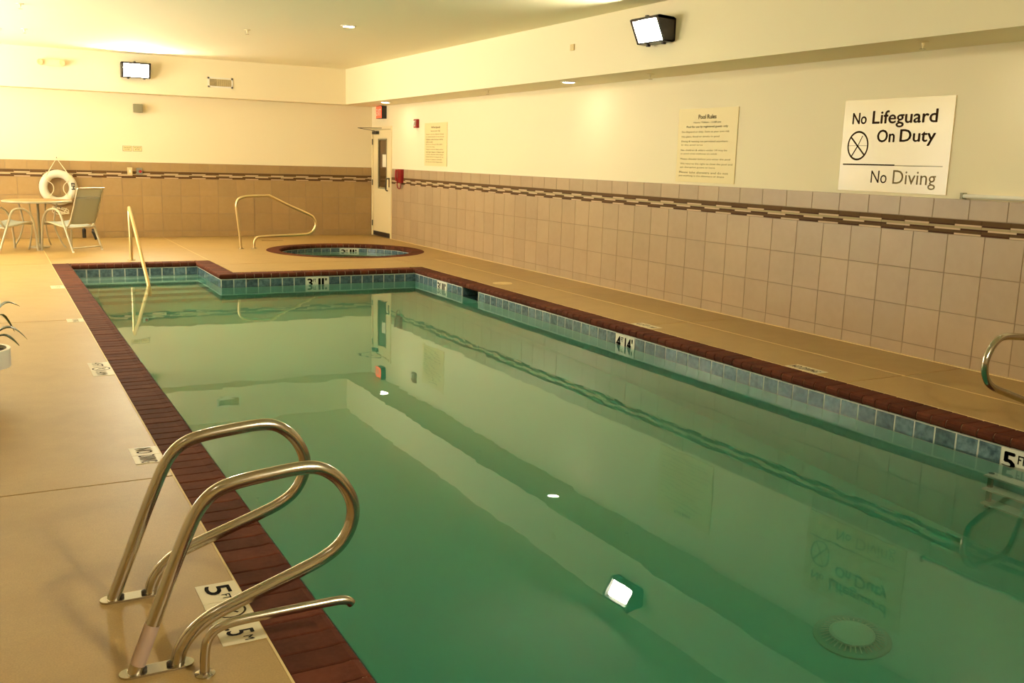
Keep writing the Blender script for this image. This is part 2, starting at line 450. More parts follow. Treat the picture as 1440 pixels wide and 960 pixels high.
def run(p0, d, n, length, lim=None):
    me = brick_mesh('', d, n); cnt = max(1, round(length/BP)); st = length/cnt; d = Vector(d); n = Vector(n); p0 = Vector(p0)
    for i in range(cnt):
        if lim and i*st > lim: break
        o = place('coping_brick', me, pool, p0+d*(i*st+BG/2)+Vector((0, 0, random.uniform(-.0012, .0012))))
        o.scale = (1, 1, 1)
    # mortar: dark bed on top, pale joints on the nose
    bb = B()
    q0 = p0; q1 = p0+d*length
    P = [(0.002, -.06), (0.002, -.007), (.19, -.006)]; Q = [(.19, -.0035), (.205, -.004), (.2145, -.016), (.217, -.030), (.213, -.046), (.200, -.060)]
    for PP, mi in ((P+[(.19, -.06)], 0), (Q+[(.19, -.06)], 1)):
        V = [tuple(q+n*u+Vector((0, 0, z))) for q in (q0, q1) for (u, z) in PP]; k = len(PP)
        bb.add(V, [tuple(range(k)), tuple(range(k, 2*k))[::-1]]+[(i, (i+1) % k, k+(i+1) % k, k+i) for i in range(k)], mi)
    bb.out('mortar_bed', [M['mortar'], M['mortarl']], pool)
run((PL_O, AB_O, 0), (0, -1, 0), (1, 0, 0), -PEND+AB_O+.22)
run((PL_I, AB_O, 0), (1, 0, 0), (0, -1, 0), AR_I-PL_I)
run((AR_O, AB_O, 0), (0, -1, 0), (-1, 0, 0), AB_O-JU_O)
run((AR_O, JU_O, 0), (1, 0, 0), (0, -1, 0), PR_I-AR_O-.004)
run((PR_O, JU_O, 0), (0, -1, 0), (-1, 0, 0), JU_O-PEND+.22)
# outer corner brick of the jutting deck: nose on two sides
cv = []; k = len(prof)
Fq = []
for i, (u, z) in enumerate(prof):
    cv += [(AR_O-.003, JU_O-u, z), (AR_O-u, JU_O-u, z), (AR_O-u, JU_O-.003, z)]
for i in range(k-1):
    for q in range(2): Fq.append((3*i+q, 3*i+q+1, 3*i+q+4, 3*i+q+3))
cv2 = [(x, y, z) for x, y, z in cv]
mk('coping_brick', cv2, Fq, M['brick'], pool)
B().box(PL_O, PR_O, PEND-.02, PEND+.2, -.058, -.001).out('end_coping', M['brick'], pool)

# waterline tiles
XLW, XRW, YAW_, XAW, YJW = PL_I+.028, PR_I+.028, AB_I+.028, AR_I+.028, JU_I+.028
PT = .1565; TG = .006; TZ0, TZ1 = -.222, -.069
def ptile_mesh(d, n):
    d = Vector(d); n = Vector(n); w = PT-TG; h = TZ1-TZ0; e = .004
    V = []
    for (a, z, o) in ((0,0,0),(w,0,0),(w,h,0),(0,h,0),(e,e,.008),(w-e,e,.008),(w-e,h-e,.008),(e,h-e,.008)):
        V.append(tuple(d*a+n*o+Vector((0, 0, z))))
    F = [(4,5,6,7),(0,1,5,4),(1,2,6,5),(2,3,7,6),(3,0,4,7)]
    if d.cross(Vector((0, 0, 1))).dot(n) < 0: F = [f[::-1] for f in F]
    me = bpy.data.meshes.new('pool_tile'); me.from_pydata(V, [], F); me.materials.append(M['ptile']); me.update(); return me
def marker(parent, p, d, n, wid, words, name='depth_marker', z0=TZ0, z1=TZ1, proud=.012):
    """white tile with numerals; words = list of (string, x0, x1, z0, z1) as fractions"""
    d = Vector(d); n = Vector(n); p = Vector(p)
    q = [p+n*.001, p+d*wid+n*.001]; V = []
    for o in (0, proud):
        for (a, z) in ((0, z0), (wid, z0), (wid, z1), (0, z1)): V.append(p+d*a+n*o+Vector((0, 0, z)))
    F = [(4,5,6,7),(0,1,5,4),(1,2,6,5),(2,3,7,6),(3,0,4,7),(3,2,1,0)]
    if d.cross(Vector((0, 0, 1))).dot(n) < 0: F = [f[::-1] for f in F]
    o = mk(name, V, F, M['white_tile'], parent, org=p+Vector((0, 0, z0)))
    for (s, a0, a1, b0, b1) in words:
        text('numeral', s, M['ink'], o, p+d*(wid*a0)+n*(proud+.0006)+Vector((0, 0, z0+(z1-z0)*b0)), d, (0, 0, 1), w=wid*(a1-a0), h=(z1-z0)*(b1-b0), bold=.03)
    return o
def tile_run(p0, d, n, length, markers=(), gap=None, single=True, lim=1e9):
    """markers: (start s, width, words); gap=(s0,s1) left open"""
    d = Vector(d); n = Vector(n); p0 = Vector(p0)
    me = ptile_mesh(d, n); cnt = max(1, round(length/PT)); st = length/cnt
    segs = [(0, length)] if not gap else [(0, gap[0]), (gap[1], length)]
    bb = B()
    for a, e in segs:
        A = p0+d*a; E_ = p0+d*e
        V = [A+Vector((0,0,-.236)), E_+Vector((0,0,-.236)), E_+Vector((0,0,-.055)), A+Vector((0,0,-.055))]
        V2 = [v+n*.0055 for v in V]
        F = [(4,5,6,7),(3,7,6,2),(0,1,5,4),(1,2,6,5),(3,0,4,7)]
        bb.add([tuple(v) for v in V+V2], F)
    bb.out('tile_grout', M['pgrout'], pool)
    for i in range(cnt):
        a = i*st+TG/2; e = a+st-TG
        if a > lim: break
        if gap and e > gap[0] and a < gap[1]: continue
        if any(e > m[0]+.02 and a < m[0]+m[1]-.02 for m in markers): continue
        p = p0+d*a+Vector((0, 0, TZ0))
        place('pool_tile', me, pool, p)
    for (a, w, words) in markers: marker(pool, p0+d*a, d, n, w, words)
M311 = [('3', .06, .27, .14, .86), ('FT', .31, .43, .55, .84), ('1', .55, .62, .14, .86), ('1', .70, .77, .14, .86), ('"', .84, .91, .66, .86)]
M414 = [('4', .06, .27, .14, .86), ('FT', .31, .43, .55, .84), ('14', .52, .82, .14, .86), ("'", .87, .91, .62, .86)]
M5 = [('5', .05, .30, .12, .86), ('FT', .36, .52, .50, .84), ('0', .58, .78, .14, .86), ('IN', .82, .95, .50, .84)]
tile_run((XLW, YAW_, 0), (1, 0, 0), (0, -1, 0), XAW-XLW)
tile_run((XAW, YAW_, 0), (0, -1, 0), (-1, 0, 0), YAW_-YJW)
L1 = XRW-XAW
s1 = -3.085-XAW
def snap(s, L): c = round(L/PT); st = L/c; return round(s/st)*st, st
a1, st1 = snap(s1, L1)
tile_run((XAW, YJW, 0), (1, 0, 0), (0, -1, 0), L1, markers=[(a1+.003, 2*st1-.006, M311)])
L2 = YJW-PEND
a2, st2 = snap(6.73+YJW, L2); a3, _ = snap(11.03+YJW, L2); a4, _ = snap(15.12+YJW, L2)
SK0 = 7.50+YJW; SK0, _ = snap(SK0, L2); SK1 = SK0+3*st2
tile_run((XRW, YJW, 0), (0, -1, 0), (-1, 0, 0), L2, markers=[(a2+.003, 2*st2-.006, M311), (a3+.003, 2*st2-.006, M414), (a4+.003, 2*st2-.006, M5)], gap=(SK0, SK1))
# far side walls out of sight from the photo: left wall
lb = B(); 
for i in range(int((YAW_-PEND)/PT)): lb.box(XLW, XLW+.008, YAW_-i*PT-.003, YAW_-(i+1)*PT+.003, TZ0, TZ1)
lb.out('tile_row', M['ptile'], pool, kind='stuff')
# basin walls (behind the tiles) and floor
def zf(y): return -1.40-.31*min(1, max(0, (-6-y)/9.))
bb = B()
def wq(xa, ya, xb, yb, zt=-.056, zb=-1.9): bb.add([(xa, ya, zb), (xb, yb, zb), (xb, yb, zt), (xa, ya, zt)], [(0, 1, 2, 3)])
wq(XLW, PEND, XLW, YAW_); wq(XLW, YAW_, XAW, YAW_); wq(XAW, YAW_, XAW, YJW); wq(XAW, YJW, XRW, YJW)
ys0, ys1 = YJW-SK0, YJW-SK1
wq(XRW, YJW, XRW, ys0); wq(XRW, ys1, XRW, PEND); wq(XRW, ys0, XRW, ys1, -.27); wq(XRW, PEND, XLW, PEND)
for (ya, yb) in ((-4.3, -6.0), (-6.0, -15.0), (-15.0, PEND-.05)):
    bb.add([(XLW-.05, ya, zf(ya)), (XLW-.05, yb, zf(yb)), (XRW+.05, yb, zf(yb)), (XRW+.05, ya, zf(ya))], [(0, 1, 2, 3)])
bb.out('basin', M['plaster'], pool)
# skimmer opening
sb = B(); sx = XRW+.20
sb.add([(XRW, ys0, -.27), (sx, ys0, -.27), (sx, ys0, -.056), (XRW, ys0, -.056)], [(0, 1, 2, 3)], 0)
sb.add([(sx, ys0, -.27), (sx, ys1, -.27), (sx, ys1, -.056), (sx, ys0, -.056)], [(0, 1, 2, 3)], 0)
sb.add([(XRW, ys1, -.27), (sx, ys1, -.27), (sx, ys1, -.056), (XRW, ys1, -.056)], [(0, 1, 2, 3)], 0)
sb.add([(XRW, ys0, -.27), (sx, ys0, -.27), (sx, ys1, -.27), (XRW, ys1, -.27)], [(0, 1, 2, 3)], 0)
sb.box(XRW-.012, XRW+.002, ys0-.004, ys0+.008, -.226, -.058, 1); sb.box(XRW-.012, XRW+.002, ys1-.008, ys1+.004, -.226, -.058, 1)
sb.out('skimmer_mouth', [M['ptile'], M['pgrout']], pool)
# steps in the alcove
edges = [(-4.66, -.33), (-4.93, -.54), (-5.20, -.76), (-5.46, -.98), (-5.72, -1.20)]
for i, (ye_, zt) in enumerate(edges):
    B().box(XLW-.02, XAW+.02, ye_, -4.38, zt-(.24 if i < 4 else .35), zt).out('step', M['plaster'], pool)
# water
wp = [(XLW-.01, PEND-.01), (XRW+.01, PEND-.01), (XRW+.01, ys1), (sx+.01, ys1), (sx+.01, ys0), (XRW+.01, ys0), (XRW+.01, YJW+.01), (XAW+.01, YJW+.01), (XAW+.01, YAW_+.01), (XLW-.01, YAW_+.01)]
wb = B(); wb.prism(wp, -2.0, WZ, lambda a, b_, d: (a, b_, d))
wb.out('water', M['water'], pool)
# main drain
dc = Vector((-3.02, -15.36, zf(-15.36)))
B().lathe([(.195, -.005), (.195, .012), (.17, .02)], dc, 36).out('drain_frame', M['jgreen'], pool)
dr = B().lathe([(.115, .03), (.115, .05), (.10, .058), (0, .06)], dc, 32)
for k in range(36):
    a = 2*pi*k/36
    dr.tube([dc+Vector((cos(a)*.118, sin(a)*.118, .045)), dc+Vector((cos(a)*.16, sin(a)*.16, .024))], .004, 4)
dr.out('drain_cover', M['white'], pool)

# ------------------------------------------------------------------ hot tub
tub = empty('hot_tub', (TC.x, TC.y, 0), 'small round hot tub ringed with red-brown brick in the back corner', 'hot tub')
NB = 68
V = []
for t, s in ((.03, .97), (.07, 1), (.93, 1), (.97, .97)):
    a = (t)*2*pi/NB
    for (u, z) in prof:
        r = TR_O-u*s; V.append((r*cos(a), r*sin(a), z-(0 if s == 1 else .003)))
k = len(prof); F = [tuple(range(k)), tuple(range(3*k, 4*k))[::-1]]
for q in range(3):
    for i in range(k): j = (i+1) % k; F.append(((q+1)*k+i, (q+1)*k+j, q*k+j, q*k+i))
me = bpy.data.meshes.new('coping_brick'); me.from_pydata(V, [], F); me.materials.append(M['brick']); me.update()
for i in range(NB):
    o = place('coping_brick', me, tub, TC); o.rotation_euler = (0, 0, 2*pi*i/NB)
B().lathe([(TR_O-.002, -.06), (TR_O-.002, -.006), (TR_O-.19, -.006), (TR_O-.19, -.06)], TC, 72, closed=True).out('mortar_bed', M['mortar'], tub)
B().lathe([(TR_O-.19, -.06), (TR_O-.19, -.005), (TR_I+.018, -.006), (TR_I+.008, -.03), (TR_I+.02, -.06)], TC, 72, closed=True).out('nose_mortar', M['mortarl'], tub)
RT = TR_I+.028
NT = 42; h = .152
w = 2*pi*RT/NT-.008
def tub_tile(a, wid, me=None):
    n = Vector((-cos(a), -sin(a), 0)); d = Vector((sin(a), -cos(a), 0))
    return TC+Vector((cos(a), sin(a), 0))*RT-d*(wid/2), d, n
V = [(x, y, z) for (x, z, y) in ((0,0,0),(w,0,0),(w,h,0),(0,h,0),(.004,.004,-.008),(w-.004,.004,-.008),(w-.004,h-.004,-.008),(.004,h-.004,-.008))]
me = bpy.data.meshes.new('pool_tile'); me.from_pydata(V, [], [(4,5,6,7),(0,1,5,4),(1,2,6,5),(2,3,7,6),(3,0,4,7)]); me.materials.append(M['ptile']); me.update()
skip = (7, 8)
for i in range(NT):
    if i in skip: continue
    a = 2*pi*(i+.5)/NT; p, d, n = tub_tile(a, w)
    o = place('pool_tile', me, tub, p+Vector((0, 0, TZ0))); o.rotation_euler = (0, 0, a-pi/2)
a = 2*pi*(8)/NT; p, d, n = tub_tile(a, 2*w)
marker(tub, p-n*.004, d, n, 2*w, M311, proud=.014)
tb = B(); V = []; NN = 84
for (r, z) in ((RT, -.055), (RT, -.226), (RT-.01, -.23)):
    for k2 in range(NN): V.append((TC.x+r*cos(2*pi*k2/NN), TC.y+r*sin(2*pi*k2/NN), z))
F = [(q*NN+i, q*NN+(i+1) % NN, (q+1)*NN+(i+1) % NN, (q+1)*NN+i) for q in range(2) for i in range(NN)]
mk('tile_grout', V, F, M['pgrout'], tub)
B().lathe([(RT+.01, -.05), (RT+.01, -.2), (RT-.008, -.24), (RT-.01, -1.0), (0, -1.0)], TC, 48, cap=False).out('basin', M['plaster'], tub)
B().lathe([(0, -1.05), (RT, -1.05), (RT, -.125), (0, -.125)], TC, 64).out('water', M['tubwater'], tub)

# ------------------------------------------------------------------ rails
def plate(parent, x0, x1, y, w, zz=0.0, name='base_plate'):
    bb = B(); n = 10; poly = [(x1+w*sin(pi*i/n), y+w*cos(pi*i/n)) for i in range(n+1)]+[(x0-w*sin(pi*i/n), y-w*cos(pi*i/n)) for i in range(n+1)]
    bb.prism(poly, zz, zz+.007, lambda a, b_, d: (a, b_, d)); return bb.out(name, M['steel'], parent)
LP = [(-6.532, .004), (-6.49, .11), (-6.445, .225), (-6.40, .34), (-6.357, .44), (-6.325, .495), (-6.283, .533), (-6.225, .553), (-6.12, .566), (-6.01, .573),
      (-5.945, .558), (-5.888, .508), (-5.853, .435), (-5.857, .365), (-5.893, .303), (-5.95, .264), (-6.02, .237), (-6.115, .205), (-6.225, .168),
      (-6.305, .138), (-6.36, .10), (-6.395, .055), (-6.41, .004)]
def grab_rail(y, mirror, label, group, sleeve=False):
    fx = (lambda x: x) if not mirror else (lambda x: -3.7315*2-x)
    r = empty('grab_rail', (fx(-6.47), y, 0), label, 'grab rail', group)
    pts = spline([(fx(x), y, z) for x, z in LP], 5)
    B().tube(pts, .0215, 14).out('tube', M['steel'], r, smooth=True)
    xa, xb = sorted((fx(-6.535), fx(-6.405)))
    plate(r, xa-.01, xb+.015, y, .03)
    for xx in (fx(-6.505), fx(-6.43)):
        B().lathe([(.010, .007), (.010, .016), (.005, .019)], (xx, y-.0, 0), 8).out('bolt', M['steeld'], r)
    if sleeve:
        ps = [(fx(x), y, z) for x, z in ((-6.521, .03), (-6.475, .148))]
        B().tube(ps, .0228, 14).out('sleeve', M['sleeve'], r, smooth=True)['label'] = 'pale pink plastic sleeve'
    return r
grab_rail(-15.19, False, 'steel loop grab rail on left deck, the farther of the near pair', 'grab rails of the left pool ladder')
grab_rail(-15.73, False, 'steel loop grab rail on left deck with pale sleeve at its foot', 'grab rails of the left pool ladder', True)
grab_rail(-14.95, True, 'steel loop grab rail on the right deck at the photo\'s right edge', 'grab rails of the right pool ladder')
grab_rail(-15.47, True, 'steel loop grab rail on the right deck, mostly seen mirrored in water', 'grab rails of the right pool ladder')
r = empty('bent_rail', (-6.345, -15.82, 0), 'thin low bent steel bar beside the nearest grab rail, ending over the water', 'rail')
B().tube(spline([(-6.345, -15.82, .004), (-6.343, -15.82, .06), (-6.335, -15.82, .105), (-6.312, -15.82, .135), (-6.27, -15.82, .148), (-6.2, -15.82, .152), (-6.0, -15.82, .153), (-5.93, -15.82, .152), (-5.90, -15.82, .146), (-5.887, -15.82, .133)], 6), .0145, 12).out('tube', M['steel'], r, smooth=True)
B().lathe([(.03, 0), (.03, .004), (.018, .008)], (-6.345, -15.82, 0), 16).out('base_plate', M['steel'], r)
# ladder treads under water on the right
lt = empty('pool_ladder', (-1.62, -15.21, -.9), 'white ladder treads under water below the right grab rails', 'ladder')
for z in (-.42, -.68, -.94):
    B().box(-1.66, -1.56, -15.50, -15.06, z-.02, z+.01).out('tread', M['white'], lt)
for yy in (-15.07, -15.49): B().tube([(-1.60, yy, -.40), (-1.60, yy, -1.05)], .018, 8).out('side_rail', M['steel'], lt)
# step rail in the alcove
r = empty('step_rail', (-5.07, -3.95, 0), 'brass-toned handrail sloping down into the pool over the alcove steps', 'handrail')
X = -5.07
B().tube(spline([(X, -3.955, .004), (X, -3.95, .3), (X, -3.925, .62), (X, -3.915, .70), (X, -3.935, .735), (X, -3.975, .735), (X, -4.05, .695), (X, -4.5, .45), (X, -5.1, .10), (X, -5.5, -.135), (X, -5.58, -.22), (X, -5.6, -.5), (X, -5.6, -.98)], 6), .024, 12).out('tube', M['brass'], r, smooth=True)
B().lathe([(.055, 0), (.055, .006), (.03, .016)], (X, -3.955, 0), 20).out('base_plate', M['steel'], r)
# hot tub rail
r = empty('tub_rail', (-3.1, -2.55, 0), 'long looped handrail standing beside the round hot tub', 'handrail')
HP = [(-3.205, .004), (-3.23, .3), (-3.262, .62), (-3.265, .72), (-3.235, .80), (-3.16, .84), (-3.05, .857), (-2.77, .868), (-2.70, .855), (-2.4, .71), (-2.05, .555), (-1.975, .49), (-1.945, .41), (-1.965, .32), (-2.03, .255), (-2.13, .228), (-2.5, .212), (-2.86, .196), (-2.945, .175), (-2.985, .12), (-2.997, .004)]
B().tube(spline([(x, -2.55, z) for x, z in HP], 5), .022, 12).out('tube', M['brass'], r, smooth=True)
for xx in (-3.205, -2.997): B().lathe([(.05, 0), (.05, .005), (.028, .014)], (xx, -2.55, 0), 18).out('base_plate', M['steel'], r)

# ------------------------------------------------------------------ deck markers
def deck_tile(parent, y0, y1, x0=-6.262, x1=-6.122, name='marker_tile'):
    return B().box(x0, x1, y0+.002, y1-.002, -.02, .0022).out(name, M['deck_tile'], parent, org=(x0, y0, .0022))
def dtext(parent, s, y, x, w, h, m='ink'): text('lettering', s, M[m], parent, (x, y, .0024), DX, DY, w=w, h=h, bold=.012)
def no_dive(parent, cx, cy_, r, z=.0026, m='inkb'):
    bb = B(); V = []; n = 28
    for rr in (r, r*.86):
        for k in range(n): V.append((cx+rr*cos(2*pi*k/n), cy_+rr*sin(2*pi*k/n), z))
    bb.add(V, [(i, (i+1) % n, n+(i+1) % n, n+i) for i in range(n)])
    d = Vector((.707, .707, 0)); q = Vector((-.707, .707, 0)); c = Vector((cx, cy_, z+.0002))
    bb.add([c-d*r-q*r*.06, c+d*r-q*r*.06, c+d*r+q*r*.06, c-d*r+q*r*.06], [(0, 1, 2, 3)])
    bb.add([c-q*r*.6-d*r*.08, c+q*r*.5-d*r*.03, c+q*r*.5+d*r*.05, c-q*r*.6+d*r*.1], [(0, 1, 2, 3)])
    bb.out('no_diving_symbol', M[m], parent)
mk5 = empty('depth_marker', (-6.19, -15.44, 0), 'deck marker beside the near grab rails, 5 FT tile, symbol tile, 5 M tile', 'depth marker', 'depth markers set in the left deck')
t = deck_tile(mk5, -15.36, -15.203); dtext(t, '5', -15.225, -6.235, .075, .085); dtext(t, 'FT', -15.308, -6.19, .04, .028)
t = deck_tile(mk5, -15.52, -15.36); no_dive(t, -6.19, -15.44, .055)
t = deck_tile(mk5, -15.68, -15.52); dtext(t, '1.5', -15.54, -6.235, .085, .085); dtext(t, 'M', -15.64, -6.19, .028, .03)
mk4 = empty('depth_marker', (-6.195, -13.52, 0), 'deck marker of two tiles with close lines of dark lettering, beyond the near grab rails', 'depth marker', 'depth markers set in the left deck')
t = deck_tile(mk4, -13.52, -13.375); dtext(t, 'NO', -13.40, -6.235, .09, .08, 'inkb')
t = deck_tile(mk4, -13.665, -13.52); dtext(t, 'DIVING', -13.53, -6.235, .125, .08, 'inkb')
mk3 = empty('depth_marker', (-6.195, -11.3, 0), 'three-tile deck marker with a dark oval symbol, mid way along left deck', 'depth marker', 'depth markers set in the left deck')
t = deck_tile(mk3, -11.23, -11.075); dtext(t, '4 FT', -11.095, -6.235, .12, .07, 'inkb')
t = deck_tile(mk3, -11.385, -11.23); no_dive(t, -6.19, -11.307, .06, m='inkb')
t = deck_tile(mk3, -11.54, -11.385); dtext(t, '1.4 M', -11.395, -6.235, .12, .07, 'inkb')
mk2 = empty('depth_marker', (-6.2, -9.1, 0), 'small pale deck marker on left deck, second from the alcove end', 'depth marker', 'depth markers set in the left deck')
t = deck_tile(mk2, -9.2, -9.0); dtext(t, 'NO DIVING', -9.02, -6.215, .16, .05, 'inkf')
mk1 = empty('depth_marker', (-6.2, -6.7, 0), 'small pale deck marker on left deck, nearest the alcove steps', 'depth marker', 'depth markers set in the left deck')
t = deck_tile(mk1, -6.82, -6.56); dtext(t, '3 FT 11', -6.6, -6.215, .18, .05, 'inkf')
for (yy, s, lb_) in ((-11.1, '4 FT 14', 'deck marker at the right coping just behind the 4 FT waterline tile'), (-13.2, 'NO DIVING', 'deck marker at the right coping below the large lifeguard sign')):
    e = empty('depth_marker', (-1.27, yy, 0), lb_, 'depth marker', 'depth markers set in the right deck')
    t = B().box(-1.338, -1.20, yy-.16, yy+.16, -.02, .0022).out('marker_tile', M['deck_tile'], e, org=(-1.338, yy, .0022))
    text('lettering', s, M['inkb'], t, (-1.315, yy+.14, .0026), (0, -1, 0), (1, 0, 0), w=.27, h=.08, bold=.015)
lid = empty('skimmer_lid', (-1.10, -7.78, 0), 'round pale skimmer lid in the right deck near the far pool corner', 'lid')
B().lathe([(.125, 0), (.125, .004), (.11, .006), (.108, .003), (0, .003)], (-1.10, -7.78, 0), 28).out('cover', M['caulk'], lid)

# ------------------------------------------------------------------ door
door = empty('door_1', (0, -.57, 0), kind='structure')
fb = B(); fb.box(-.022, .10, -1.10, -1.045, 0, 2.13); fb.box(-.022, .10, -.095, -.034, 0, 2.13); fb.box(-.022, .10, -1.045, -.095, 2.075, 2.13)
fb.out('door_frame', M['cream'], door)
lb = B(); gy0, gy1, gz0, gz1 = -.825, -.355, .94, 1.90
lb.box(0, .045, -1.04, gy0, .01, 2.07); lb.box(0, .045, gy1, -.10, .01, 2.07); lb.box(0, .045, gy0, gy1, .01, gz0); lb.box(0, .045, gy0, gy1, gz1, 2.07)
leaf = lb.out('door_leaf', M['cream'], door)
g = B(); t_ = .025
g.box(-.008, .01, gy0, gy1, gz0, gz0+t_); g.box(-.008, .01, gy0, gy1, gz1-t_, gz1); g.box(-.008, .01, gy0, gy0+t_, gz0, gz1); g.box(-.008, .01, gy1-t_, gy1, gz0, gz1)
g.out('glazing_bead', M['taupe'], leaf)
B().box(.015, .025, gy0, gy1, gz0, gz1).out('glass_pane', M['glassd'], leaf)
B().box(.010, .013, -.80, -.56, 1.36, 1.60).out('paper_notice', M['paper'], leaf)
B().box(-.012, .0, -1.035, -.12, .012, .095).out('door_sweep', M['black'], leaf)
hb = B(); hb.box(-.012, 0, -1.0, -.94, .98, 1.16, 1); hb.tube(spline([(-.012, -.97, 1.14), (-.07, -.97, 1.13), (-.075, -.965, 1.0), (-.07, -.955, .93), (-.03, -.95, .91)], 4), .012, 8, 0)
hb.out('door_handle', [M['steeld'], M['steel']], leaf)
for z in (1.84, 1.05, .25): B().tube([(-.028, -.10, z-.055), (-.028, -.10, z+.055)], .011, 8).out('hinge', M['steeld'], door)
cb = B(); cb.box(-.06, -.0, -.40, -.16, 1.985, 2.045); cb.tube([(-.05, -.28, 2.05), (-.33, -.10, 2.10)], .006, 6); cb.tube([(-.33, -.10, 2.10), (-.02, -.60, 2.10)], .006, 6)
cb.out('door_closer', M['steeld'], door)

# ------------------------------------------------------------------ signs on the right wall
def board(label, name, y0, y1, z0, z1, m, cat='sign', group=None, th=.008):
    e = empty(name, (-.02, (y0+y1)/2, z0), label, cat, group)
    B().box(-th-.001, -.001, y0, y1, z0, z1).out('panel', m, e); return e, -th-.0014
sg, xx = board('large ivory sign reading No Lifeguard On Duty, No Diving', 'lifeguard_sign', -13.315, -12.18, 1.362, 2.148, M['board'])
def rt(e, s, y, z, m='inkb', w=None, h=None, al='LEFT', bold=0., name='lettering', xx=-.0094): return text(name, s, M[m], e, (xx, y, z), RX, RY, w=w, h=h, align=al, bold=bold)
def RU(fr): return -12.18-fr*(13.315-12.18)      # fraction across the board
def RV(fr): return 2.148-fr*(2.148-1.362)
def rline(e, s, x0, x1, ztop, zbot, m='inkb', bold=.02):
    rt(e, s, RU(x0), RV(zbot), m, w=(x1-x0)*(13.315-12.18), h=(zbot-ztop)*(2.148-1.362), bold=bold)
rline(sg, 'No', .090, .225, .140, .262); rline(sg, 'Lifeguard', .285, .865, .125, .305)
rline(sg, 'On', .345, .505, .330, .462); rline(sg, 'Duty', .555, .865, .330, .500)
rline(sg, 'No', .320, .470, .770, .905, 'inkb', .0); rline(sg, 'Diving', .525, .905, .760, .955, 'inkf', -.004)
bb = B(); V = []; n = 40; cy_, cz, ra, rb = RU(.163), RV(.50), .118, .128
for sc_ in (1, .87):
    for k in range(n): V.append((-.0096, cy_-ra*sc_*cos(2*pi*k/n), cz+rb*sc_*sin(2*pi*k/n)))
bb.add(V, [(i, n+i, n+(i+1) % n, (i+1) % n) for i in range(n)])
def bar(a, b_, w_):
    a = Vector((-.0098, cy_-a[0], cz+a[1])); b2 = Vector((-.0098, cy_-b_[0], cz+b_[1])); d = (b2-a).normalized(); q = Vector((1, 0, 0)).cross(d)*w_
    bb.add([a-q, b2-q, b2+q, a+q], [(0, 1, 2, 3)])
bar((-.085, .075), (.085, -.085), .0075); bar((-.06, -.09), (0, 0), .006); bar((0, 0), (.045, .085), .004); bar((-.105, 0), (.105, .0), .0015)
bb.out('no_diving_symbol', M['inkb'], sg)
B().box(-.0105, -.009, RU(.03), RU(.53), RV(.715), RV(.70)).out('rule_line', M['inkb'], sg)
B().box(-.0105, -.009, RU(.53), RU(.95), RV(.715), RV(.708)).out('faded_line', M['inkf'], sg)
def rules(label, name, y0, y1, z0, z1, lines, m):
    e, _ = board(label, name, y1, y0, z0, z1, m, group=None)
    W_ = y0-y1; H_ = z1-z0
    for (s, x0, x1, t0, t1, ink, bo) in lines:
        rt(e, s, y0-W_*x0, z1-H_*t1, ink, w=W_*(x1-x0), h=H_*(t1-t0), bold=bo)
    return e
RL = [('Pool Rules', .35, .65, .085, .140, 'inkb', .02), ('Hours: 7:00am - 11:00 pm', .27, .73, .175, .205, 'inkb', 0), ('Pool for use by registered guests only', .15, .85, .230, .265, 'inkb', .01),
      ('No lifeguard on duty. Swim at your own risk', .07, .88, .300, .330, 'inkf', 0), ('No glass, food or drinks in pool', .07, .72, .365, .395, 'inkf', 0),
      ('Diving & running not permitted anywhere', .07, .86, .430, .460, 'inkf', 0), ('in the pool area', .07, .45, .480, .505, 'inkf', 0),
      ('No children & elders under 14 may be', .07, .86, .550, .580, 'inkf', 0), ('in pool area without an adult', .07, .70, .600, .625, 'inkf', 0),
      ('Please shower before you enter the pool', .07, .92, .670, .700, 'inkf', 0), ('We reserve the right to close the pool and', .07, .96, .735, .765, 'inkf', 0), ('ask disruptive guests to leave', .07, .68, .785, .812, 'inkf', 0),
      ('Please take showers and do not', .06, .90, .850, .880, 'inkf', 0), ('put anything in the skimmers or drains', .06, .84, .900, .930, 'inkf', 0)]
rules('pale printed Pool Rules notice on the right wall left of the lifeguard sign', 'rules_sign', -9.80, -10.77, 1.365, 2.15, RL, M['board2'])
RL2 = [('Whirlpool', .30, .70, .085, .140, 'inkb', .02), ('Use at own risk', .28, .70, .170, .205, 'inkf', .01)]
tt = .25
for i, (s, wd) in enumerate([('Persons under the influence of drugs', .86), ('or alcohol should not use the spa', .88), ('Children under fourteen shall be', .84), ('with an adult', .38), ('Do not use the spa when alone', .80), ('or for too long', .46),
              ('Pregnant women and elderly persons', .84), ('with heart disease or diabetes shall', .88), ('consult a physician before using it', .86), ('Shower before entering and do not', .86), ('put soap or shampoo in the water', .80), ('Do not use at hot temperature', .82)]):
    RL2.append((s, .07, wd, tt, tt+.034, 'inkf', .01)); tt += .0585
rules('pale printed notice on the far end of right wall, above the red phone', 'rules_sign', -2.67, -3.61, 1.42, 2.15, RL2, M['board2'])

